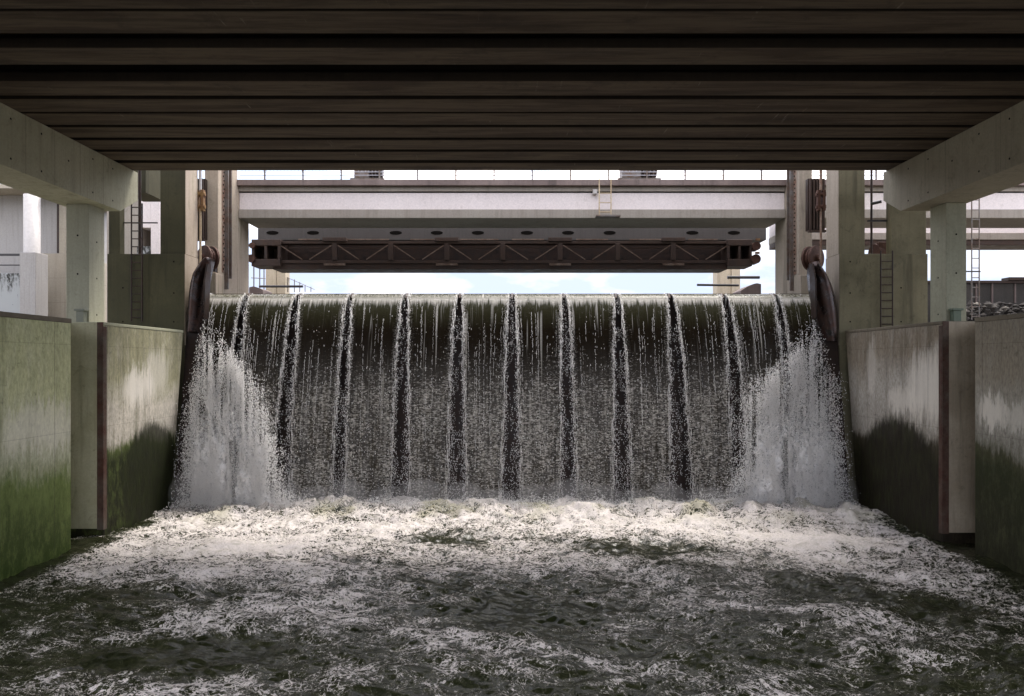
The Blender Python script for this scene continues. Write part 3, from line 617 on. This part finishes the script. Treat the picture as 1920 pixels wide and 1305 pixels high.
# ---------------------------------------------------------------- water materials
def mat_water():
    t = NT('river_water'); xyz = t.sep()
    a = t.n.new('ShaderNodeAttribute'); a.attribute_name = 'foam'; dens = a.outputs['Fac']
    h = t.n.new('ShaderNodeAttribute'); h.attribute_name = 'crest'; crest = h.outputs['Fac']
    def ridge(sc, det, s3, dist, w):
        n = t.noise(sc, det, .62, s3, dist); r = t.math('ABSOLUTE', t.math('SUBTRACT', n, .5)); return t.rng(r, 0, w, 1, 0, True)
    r1 = ridge(.8, 8, (1, 1.2, 1), 1.5, .030); r2 = ridge(2.1, 7, (1, 1.3, 1), 1.2, .038); r3 = ridge(4.6, 6, (1, 1.3, 1), 1.2, .05)
    lace = t.math('MAXIMUM', t.math('MAXIMUM', r1, t.math('MULTIPLY', r2, .85)), t.math('MULTIPLY', r3, .80))
    br_ = t.noise(15, 6, .85, (1, 1.2, 1)); cl = t.noise(1.3, 6, .6, (1, 1.3, 1), .6)
    v = t.math('MULTIPLY', lace, .52)
    v = t.math('ADD', v, t.math('MULTIPLY', t.math('SUBTRACT', br_, .5), 1.25))
    v = t.math('ADD', v, t.math('MULTIPLY', t.math('SUBTRACT', cl, .5), .95))
    v = t.math('ADD', v, dens); v = t.math('ADD', v, t.math('MULTIPLY', crest, .30))
    f = t.rng(v, .62, .76, 0, 1, True)
    fine = t.noise(22, 5, .7)
    wat = t.mix(t.rng(cl, .35, .65), (.010, .0125, .005), (.020, .022, .009))
    aer = t.mix(t.rng(v, .3, .62, 0, .32), wat, (.12, .12, .075))
    foamc = t.mix(t.rng(fine, .35, .7), (.76, .70, .675), (.46, .425, .39))
    foamc = t.mix(t.rng(t.noise(3.2, 7, .75, (1, 1.3, 1), .8), .50, .66, 0, .65), foamc, (.36, .34, .27))
    # churned, greenish brown water between the foam right at the foot of the falls
    foamc = t.mix(t.math('MULTIPLY', t.rng(t.noise(.55, 4, .5), .52, .64), t.rng(xyz[1], 22.4, 24.2, 0, .8)), foamc, (.40, .38, .25))
    t.set('Base Color', t.mix(f, aer, foamc)); t.set('Roughness', t.rng(f, 0, 1, .10, .8)); t.set('IOR', 1.33)
    hh = t.math('ADD', t.math('MULTIPLY', t.noise(3.2, 6, .65, (1, 1.6, 1)), 1.0), t.math('MULTIPLY', f, .35)); hh = t.math('ADD', hh, t.math('MULTIPLY', fine, .12))
    t.bump(hh, .5, .05); return t.m
M['water'] = mat_water()
def mat_sheet():
    """a falling sheet: glassy and dark at the top, torn into flecks lower down, white ropes at its edges"""
    t = NT('falling_water'); xyz = t.sep()
    e = t.n.new('ShaderNodeAttribute'); e.attribute_name = 'edge'; edge = e.outputs['Fac']       # metres from the nearest sheet edge
    z = xyz[2]
    fl = t.noise(1, 5, .7, (6, 3, 15), .3); gr = t.noise(1, 3, .65, (12, 4, 24), .2); fil = t.noise(1, 3, .5, (5.5, .5, .10), .0); fil2 = t.noise(1, 4, .6, (15, .5, .35), .2)
    low = t.rng(z, 6.2, 3.9, 0, 1, True)                   # how torn
    lo2 = t.noise(1, 5, .65, (1.6, 1, .6))
    tear = t.math('ADD', t.math('MULTIPLY', t.math('ADD', fl, gr), .5), t.math('MULTIPLY', low, .125))
    tear = t.math('ADD', tear, t.math('MULTIPLY', t.math('SUBTRACT', lo2, .5), .22))
    tear = t.math('ADD', tear, t.math('MULTIPLY', t.math('SUBTRACT', fil2, .5), .16))
    a = t.rng(tear, .60, .76, 0, .85)
    b = t.math('MULTIPLY', t.rng(fil, .655, .70), t.rng(z, 2.0, 7.9, .12, .75))
    b2 = t.math('MULTIPLY', t.rng(fil2, .60, .70), t.rng(z, 6.6, 7.8, 0, .65))
    ed = t.rng(edge, .0, .26, 1, 0, True)
    c = t.math('MULTIPLY', ed, t.rng(t.math('ADD', gr, t.math('MULTIPLY', fil2, .5)), .74, .90, .0, .8))
    thin = t.math('MULTIPLY', t.rng(edge, .03, .07, 1, 0), t.rng(gr, .4, .55, .15, .6))
    f = t.math('MAXIMUM', t.math('MAXIMUM', a, b), t.math('MAXIMUM', t.math('MAXIMUM', c, b2), thin))
    lipn = t.noise(1, 4, .6, (4, 1, 3))
    zj = t.math('ADD', z, t.math('MULTIPLY', t.math('SUBTRACT', lipn, .5), .30)); zk = t.math('ADD', z, t.math('MULTIPLY', t.math('SUBTRACT', t.noise(1, 3, .6, (16, 1, .2)), .5), .9))
    lip = t.math('MULTIPLY', t.rng(zj, 7.86, 7.95, 0, 1), t.rng(t.noise(1, 5, .7, (14, 3, 20)), .42, .66, .06, .40))
    fringe = t.math('MULTIPLY', t.rng(zk, 7.62, 7.84, 0, .9), t.rng(z, 7.98, 7.86, 0, 1))  # lip and fringe: broken water, whitened to paint in light from behind
    f = t.math('MAXIMUM', f, t.math('MAXIMUM', lip, fringe), None, True)
    body = t.mix(t.rng(z, 8.0, 6.6, 0, 1), (.060, .060, .028), (.018, .013, .008))
    body = t.mix(t.math('MULTIPLY', low, t.rng(fil2, .35, .65, .25, 1)), body, (.060, .052, .040))
    white = t.mix(t.rng(gr, .4, .7), (.50, .48, .41), (.74, .69, .64))
    t.set('Base Color', t.mix(f, body, white)); t.set('Roughness', t.rng(f, 0, .6, .12, .7)); t.set('IOR', 1.33)
    holes_ = t.math('MULTIPLY', t.rng(t.math('ADD', gr, t.math('MULTIPLY', fl, .5)), .62, .72, 1, 0), t.math('MULTIPLY', t.rng(edge, .05, .30, 1, 0), t.rng(z, 7.8, 6.5, 0, 1)))
    t.set('Alpha', t.math('SUBTRACT', 1, holes_))
    t.bump(t.math('ADD', t.math('MULTIPLY', fil2, 1.0), t.math('MULTIPLY', fl, .5)), .5, .05); return t.m
M['sheet'] = mat_sheet()
def mat_drop():
    t = NT('water_drops'); n = t.noise(3, 3); t.set('Base Color', t.mix(n, (.84, .82, .79), (.97, .95, .93))); t.set('Roughness', .45)
    t.set('Subsurface Weight', 0.0); return t.m
M['drop'] = mat_drop()
def mat_spray():
    t = NT('white_spray'); st = t.noise(1, 6, .7, (6, 4, 1.6), .4); g = t.noise(1, 4, .7, (22, 10, 14)); c = t.mix(t.rng(st, .30, .55), (.66, .65, .63), (.96, .94, .92))
    c = t.mix(t.rng(g, .52, .70, 0, .5), c, (.30, .30, .29)); t.set('Base Color', c); t.set('Roughness', .8)
    e = t.n.new('ShaderNodeAttribute'); e.attribute_name = 'rim'
    al = t.math('SUBTRACT', t.math('ADD', t.math('MULTIPLY', t.noise(1, 6, .75, (7, 5, 4)), 1.4), t.math('MULTIPLY', t.math('SUBTRACT', g, .5), .9)), e.outputs['Fac'])
    t.set('Alpha', t.rng(al, -.02, .20)); t.bump(t.math('ADD', st, g), .5, .06); return t.m
M['spray'] = mat_spray()

# ---------------------------------------------------------------- river surface below the falls
def build_water():
    xs = np.arange(-14.2, 14.5, .05); d0, d1 = 7.5, 27.4
    nd = 420; ds = 1/np.linspace(1/d0, 1/d1, nd); ds = d0+(d1-d0)*(.35*np.linspace(0, 1, nd)+.65*((ds-d0)/(d1-d0)))
    Xg, Yg = np.meshgrid(xs, ds); 
    big = fbm(Xg*.45+3, Yg*.55, 3)-.5; mid = fbm(Xg*1.3+9+big*2, Yg*1.7+4, 4)-.5; sm = 1-np.abs(fbm(Xg*2.6+31+mid*3, Yg*3.4+12, 4)*2-1)
    near = sstep(18, 25, Yg)
    H = big*.42+mid*.26+(sm-.75)*.10*(1+near)
    boil = np.exp(-((Yg-24.6)/1.3)**2)*(.08+.36*np.clip(fbm(Xg*.8+50, Yg*.8, 3)-.35, 0, 1))*1.5
    lum = (1-np.abs(fbm(Xg*1.6+70, Yg*1.6+2, 4)*2-1))
    H = H+boil+near*(lum-.7)*.34
    edge = np.minimum(Xg+WL, WR-Xg); H *= .55+.45*sstep(0, 1.2, edge)
    H[Yg > 26.3] -= .25
    # foam density map
    lowd = fbm(Xg*.30+80, Yg*.42+5, 4)
    D_ = .165+.42*sstep(14.0, 22.2, Yg+(lowd-.5)*7)+(fbm(Xg*.55+11, Yg*.7+3, 4)-.5)*.45
    D_ += .18*sstep(12.5, 10.5, Yg)*(lowd-.35)
    def blob(x, y, rx, ry, a, rot=0):
        c, s = math.cos(rot), math.sin(rot); u = (Xg-x)*c+(Yg-y)*s; v = -(Xg-x)*s+(Yg-y)*c; return a*np.exp(-(u/rx)**2-(v/ry)**2)
    D_ += blob(3.6, 20.1, 2.8, 1.2, -.48)+blob(-2.3, 21.0, 1.3, .8, -.30)+blob(-5.3, 22.8, .9, .5, -.18)
    D_ += blob(-8.8, 19.3, 3.0, 1.3, .22, .5)+blob(-6.4, 17.5, 3.2, .9, .20)+blob(-3.8, 15.6, 1.8, 1.6, .15, .9)+blob(7.2, 20.6, 3.2, 1.6, .28)
    D_ += blob(9.5, 17.5, 4.0, .7, .20, -.9)+blob(6.0, 14.6, 3.4, .45, .20, -.45)+blob(1.0, 12.6, 2.8, .35, .20, -.3)+blob(-6.8, 14.0, 2.6, .35, .18, .5)
    D_ += blob(1.8, 18.2, 1.5, 1.3, .20)+blob(-2.3, 12.8, 2.2, .8, .10, .3)+blob(10.5, 12.8, 3, .8, .12)+blob(-5.5, 11.4, 3, .6, .12)
    D_ += blob(-8.0, 15.0, 2.4, .9, -.14)+blob(-6.6, 12.5, 2.0, .8, -.12)+blob(0.3, 14.8, 2.4, .8, -.10)
    D_ -= .5*sstep(.9, .1, edge)*sstep(24.5, 22.5, Yg)
    n, m = Xg.shape; I = np.arange(n*m).reshape(n, m)
    Fq = np.stack([I[:-1, :-1], I[:-1, 1:], I[1:, 1:], I[1:, :-1]], -1).reshape(-1, 4)
    o = np_mesh('river_water', np.stack([Xg, Yg, H], -1).reshape(-1, 3), Fq, M['water']); struct(o)
    attr(o, 'foam', D_); attr(o, 'crest', np.clip((H-boil)*1.5, -1, 1)); return o
build_water()
struct(MB().box(-14, 14.3, -60, 7.6, -1.5, -.12).build('river_water', plain('dark_river', (.022, .026, .012), .15)))
struct(MB().box(-12.3, 12.25, 28.82, 400, -3, 7.9).build('reservoir_water', plain('reservoir', (.03, .04, .035), .08)))

# ---------------------------------------------------------------- the falls
def traj(tt):
    """tt 0..1 : y, z of the falling water"""
    z = np.where(tt < .06, ZC-.02-.10*(tt/.06)**2, 0); s_ = np.clip((tt-.06)/.94, 0, 1)
    z = np.where(tt < .06, z, ZC-.12-(ZC+.5)*(s_**1.15)); y = np.where(tt < .06, 28.35-.45*(tt/.06), 27.9-2.05*np.sqrt(np.clip((ZC-.12-z)/8.1, 0, 1))**1.15)
    return y, z
wf = thing('waterfall', (0, 27.9, 0), 'wide curtain of dark water pouring over the gate in parallel sheets', 'waterfall')
edges = [-12.3]+gx+[12.22]
drops = []
NV = 150; tt = np.linspace(0, 1, NV); yv, zv = traj(tt)
fall = np.clip((ZC-zv)/8.1, 0, 1)
for i in range(12):
    a, b_ = edges[i]+(.03 if i else 0), edges[i+1]-(.03 if i < 11 else 0)
    NU = 46; u = np.linspace(0, 1, NU)
    rs = np.random.default_rng(i)
    wl_, wr_ = rs.uniform(.12, .36), rs.uniform(.12, .36)
    if i in (0,): wl_ = .0
    if i == 11: wr_ = .0
    la = a+.05+wl_*fall**.65+.05*(vn(zv*1.7+i*9, zv*0+i)-.5); ra = b_-.05-wr_*fall**.65+.05*(vn(zv*1.7+i*5, zv*0+i+40)-.5)
    Xs = la[:, None]+(ra-la)[:, None]*u[None, :]
    Yq = np.repeat(yv[:, None], NU, 1); Zq = np.repeat(zv[:, None], NU, 1)
    ripple = (fbm(Xs*3+i*7, Zq*.35+i, 3)-.5)*.16*fall[:, None]+(fbm(Xs*6+i*7, Zq*2.5+i, 3)-.5)*.14*sstep(.3, .8, fall)[:, None]
    roll = .02*(1-np.minimum(u, 1-u)*2)**6
    Yq = Yq-ripple+roll[None, :]*-.6*fall[:, None]
    ed = np.minimum(Xs-la[:, None], ra[:, None]-Xs)
    I = np.arange(NV*NU).reshape(NV, NU); Fq = np.stack([I[:-1, :-1], I[1:, :-1], I[1:, 1:], I[:-1, 1:]], -1).reshape(-1, 4)
    o = np_mesh('water_sheet', np.stack([Xs, Yq, Zq], -1).reshape(-1, 3), Fq, M['sheet'], wf); attr(o, 'edge', ed)
    if i < 11:                                         # spray filling the gap to the next sheet
        g_ = 1100; q = rs.random(g_)**.5; ix = np.clip((q*(NV-1)).astype(int), 8, NV-2); xg = edges[i+1]+rs.normal(0, .16, g_)*(.2+fall[ix]); cl_ = vn(xg*9+i, zv[ix]*2.0+i*3)
        kk = cl_ > .45; drops.append(np.stack([xg, yv[ix]+.12-rs.random(g_)*.3, zv[ix], rs.uniform(.006, .015, g_), rs.uniform(.01, .03, g_)], -1)[kk])
    # drops shed along both edges and thrown off the torn lower half
    for side, nn in ((0, 650), (1, 650), (2, 350)):
        q = rs.random(nn)**(.62 if side < 2 else .30); idx = np.clip((q*(NV-1)).astype(int), 4, NV-1); fq = fall[idx]
        sp = rs.normal(0, 1, nn)
        if side == 0: x = la[idx]+np.abs(sp)*-.06*fq+rs.uniform(-.03, .12, nn)-rs.random(nn)**2*.22*fq
        elif side == 1: x = ra[idx]+np.abs(sp)*.06*fq+rs.uniform(-.12, .03, nn)+rs.random(nn)**2*.22*fq
        else: x = rs.uniform(0, 1, nn)*(ra-la)[idx]+la[idx]
        y = yv[idx]-rs.random(nn)*.25*fq-.05; z = zv[idx]+rs.uniform(-.03, .03, nn)
        if side < 2:                                   # long threads of water along the edges
            m_ = 90; q = rs.random(m_); ix = np.clip((q*(NV-1)).astype(int), 5, NV-8); fx_ = fall[ix]; b0_ = la[ix] if side == 0 else ra[ix]
            xx_ = b0_+rs.normal(0, .05, m_)*(.4+fx_)+(.03 if side == 0 else -.03); dz_ = rs.uniform(.06, .30, m_); drops.append(np.stack([xx_, yv[ix]-.07-rs.random(m_)*.12, zv[ix]-dz_, rs.uniform(.005, .010, m_), dz_], -1))
        if side == 2:                                  # loose threads hanging down the face of the sheet
            m_ = 10 if 1 < i < 10 else 26
            for th in range(m_):
                ux = rs.random(); k0 = rs.integers(6, 60); L = rs.integers(8, 70); ks = np.arange(k0, min(k0+L, NV-3), 1); 
                xt = la[ks]+(ra-la)[ks]*ux+rs.normal(0, .008, len(ks)); kk = rs.random(len(ks)) < .75
                drops.append(np.stack([xt, yv[ks]-.09, zv[ks]-.03, np.full(len(ks), rs.uniform(.004, .009)), rs.uniform(.02, .06, len(ks))], -1)[kk])
        drops.append(np.stack([x, y, z, rs.uniform(.006, .017, nn), rs.uniform(.008, .026, nn)*(1+1.2*(1-fq))], -1))
OCT = np.array([(1, 0, 0), (-1, 0, 0), (0, 1, 0), (0, -1, 0), (0, 0, 1), (0, 0, -1)], np.float32); OF = np.array([(0, 2, 4), (2, 1, 4), (1, 3, 4), (3, 0, 4), (2, 0, 5), (1, 2, 5), (3, 1, 5), (0, 3, 5)])
def drop_mesh(name, P, parent, mat='drop'):
    P = np.asarray(P); n = len(P); sc = np.stack([P[:, 3], P[:, 3], P[:, 4]], -1)
    V = (OCT[None]*sc[:, None]+P[:, None, :3]).reshape(-1, 3); Fq = (OF[None]+6*np.arange(n)[:, None, None]).reshape(-1, 3)
    o = np_mesh(name, V, Fq, M[mat], parent); o['kind'] = 'stuff'; return o
drop_mesh('droplets', np.concatenate(drops), wf)

# ---------------------------------------------------------------- side plumes
def plume(s):
    rs = np.random.default_rng(11+s)
    # outline at depth 25.6 in metres: (z, inner x, outer x), distances from the channel middle
    d = 25.7
    if s < 0: prof = [(945, 560, 334), (915, 544, 338), (880, 535, 341), (840, 527, 343), (800, 515, 345), (770, 508, 346), (740, 497, 349), (710, 480, 353), (690, 462, 356), (665, 440, 361), (640, 424, 367), (615, 410, 373), (590, 402, 380)]
    else: prof = [(945, 1354, 1604), (915, 1368, 1594), (880, 1378, 1588), (840, 1383, 1586), (800, 1386, 1583), (770, 1390, 1581), (740, 1400, 1575), (710, 1416, 1568), (690, 1432, 1563), (665, 1462, 1555), (640, 1486, 1548), (615, 1504, 1542), (590, 1516, 1534)]
    py = np.array([p[0] for p in prof][::-1], float); xi = np.array([p[1] for p in prof][::-1], float); xo = np.array([p[2] for p in prof][::-1], float)
    t = thing('splash', (PX((prof[0][1]+prof[0][2])/2, d), d, 0), {-1: 'tall white spray plume at the left end of the falls', 1: 'tall white spray plume at the right end of the falls'}[s], 'splash', 'spray plumes')
    dep = lambda Y: 25.35+1.4*sstep(900, 590, Y)
    NVp, NUp = 150, 70
    for layer in range(2):
        yy = np.linspace(660+layer*40, 950, NVp); u = np.linspace(0, 1, NUp); shr = .86-.12*layer
        c = (np.interp(yy, py, xi)+np.interp(yy, py, xo))/2; w = np.abs(np.interp(yy, py, xi)-np.interp(yy, py, xo))/2*shr
        PXg = c[:, None]+w[:, None]*(u*2-1)[None, :]
        PYg = np.repeat(yy[:, None], NUp, 1); dd = dep(PYg)
        Xg = (PXg-960)*dd/F; Zg = CH+(HZ-PYg)*dd/F
        cross = np.sqrt(np.clip(1-(u*2-1)**2, 0, 1))[None, :]
        bul = cross*(.15+.40*sstep(620, 900, PYg))*(1.0-.35*layer)
        n1 = fbm(Xg*1.5+layer*13+s*20, Zg*.9+layer*3, 5, .6)-.5; n2 = fbm(Xg*6+layer*7, Zg*3.5, 4, .6)-.5
        cleft = np.exp(-((PXg-(442 if s < 0 else 1470))/9)**2)*sstep(800, 850, PYg)*(.5)
        Yg = dd-bul-n1*.45*cross-n2*.16-(fbm(Xg*14, Zg*9+5, 3)-.5)*.22+cleft
        Xg = Xg+(fbm(Zg*1.8+layer*5, Xg*2.2, 4)-.5)*.35; 
        edge = np.minimum(u, 1-u)[None, :]*2*np.ones_like(PYg)
        rim = .85*(1-sstep(0, .26, edge))+.75*(1-sstep(690, 860, PYg))+.42+.25*layer*0+cleft*.9
        I = np.arange(NVp*NUp).reshape(NVp, NUp); Fq = np.stack([I[:-1, :-1], I[1:, :-1], I[1:, 1:], I[:-1, 1:]], -1).reshape(-1, 4)
        o = np_mesh('spray_sheet', np.stack([Xg, Yg, Zg], -1).reshape(-1, 3), Fq, M['spray'], t); attr(o, 'rim', rim)
    py0 = py.copy(); fy = np.linspace(590, 945, 120); xi = np.interp(fy, py, xi)+(fbm(fy/38+s*31, fy*0+2, 5, .65)-.5)*46*sstep(600, 680, fy); xo = np.interp(fy, py, xo)+(fbm(fy/30+s*17+60, fy*0+8, 5, .65)-.5)*22; py = fy
    n = 230000
    yy = 590+360*rs.random(n)**.60; a = np.interp(yy, py, xi); b = np.interp(yy, py, xo)
    u = rs.beta(1.1, 1.1, n)*1.14-.07; u = np.where(rs.random(n) < .07, rs.normal(.45, .42, n), u)
    px = a+(b-a)*u; dd = dep(yy)-rs.uniform(-.1, 1.0, n)*(.3+.5*(yy-590)/350)
    x = (px-960)*dd/F; z = CH+(HZ-yy)*dd/F
    z += rs.normal(0, .04, n)
    keep = ~((np.abs(px-(442 if s < 0 else 1470)) < 8) & (yy > 800) & (rs.random(n) < .75))
    st = .4*vn(px/4+s*9, yy/30+dd*3)+.3*vn(px/9+40, yy/13+dd*4)+.3*vn(px/22+7, yy/40+dd); keep &= rs.random(n) < (sstep(.28, .62, st)*.9+.08)*(.05+.95*sstep(610, 760, yy))*np.clip(np.minimum(u, 1-u)*(3.2 if s < 0 else 2.6)+.06, .03, 1)
    keep &= (np.abs(x) < 12.38) | (dd > 25.8)
    P = np.stack([x, dd, z, rs.uniform(.007, .021, n), rs.uniform(.008, .030, n)], -1)[keep]
    drop_mesh('droplets', P, t)
plume(-1); plume(1)

# foam lumps and thrown drops along the foot of the falls
n = 9000; rs = np.random.default_rng(5)
x = rs.uniform(-12.2, 12.2, n); y = 25.1+rs.normal(0, .45, n); hgt = .15+.55*np.clip(fbm(x*1.3, x*0+3, 3)-.3, 0, 1)*2
z = .15+np.abs(rs.normal(0, .33, n))*hgt
o = drop_mesh('foam_spatter', np.stack([x, y, z, rs.uniform(.01, .028, n), rs.uniform(.01, .028, n)], -1), None)
# drifting mist over the foot of the falls: soft ellipsoid puffs of even density
t = NT('mist'); t.n.remove(t.b); v = t.n.new('ShaderNodeVolumePrincipled'); v.inputs['Color'].default_value = (.97, .95, .95, 1); v.inputs['Density'].default_value = .22
t.l.new(v.outputs[0], t.out.inputs['Volume'])
V = []; Fq = []
def puff(cx, cy, cz, rx, ry, rz, n=28, m=14):
    o = len(V)
    for j in range(m+1):
        a = math.pi*j/m
        for k in range(n): b = 2*math.pi*k/n; V.append((cx+rx*math.sin(a)*math.cos(b), cy+ry*math.sin(a)*math.sin(b), cz+rz*math.cos(a)))
    for j in range(m):
        for k in range(n): Fq.append((o+j*n+k, o+(j+1)*n+k, o+(j+1)*n+(k+1) % n, o+j*n+(k+1) % n))
rp = random.Random(4)
for k in range(16): puff(-9.6+k*1.28+rp.uniform(-.2, .2), 24.9+rp.uniform(-.2, .2), .3, rp.uniform(.7, 1.2), .75, rp.uniform(.5, .95), 20, 10)
puff(-10.6, 24.4, .7, 1.5, .6, 1.1); puff(10.7, 24.4, .7, 1.5, .6, 1.1)
mo = MB().add(V, Fq).build('mist', t.m, None, 0, True); mo['kind'] = 'stuff'
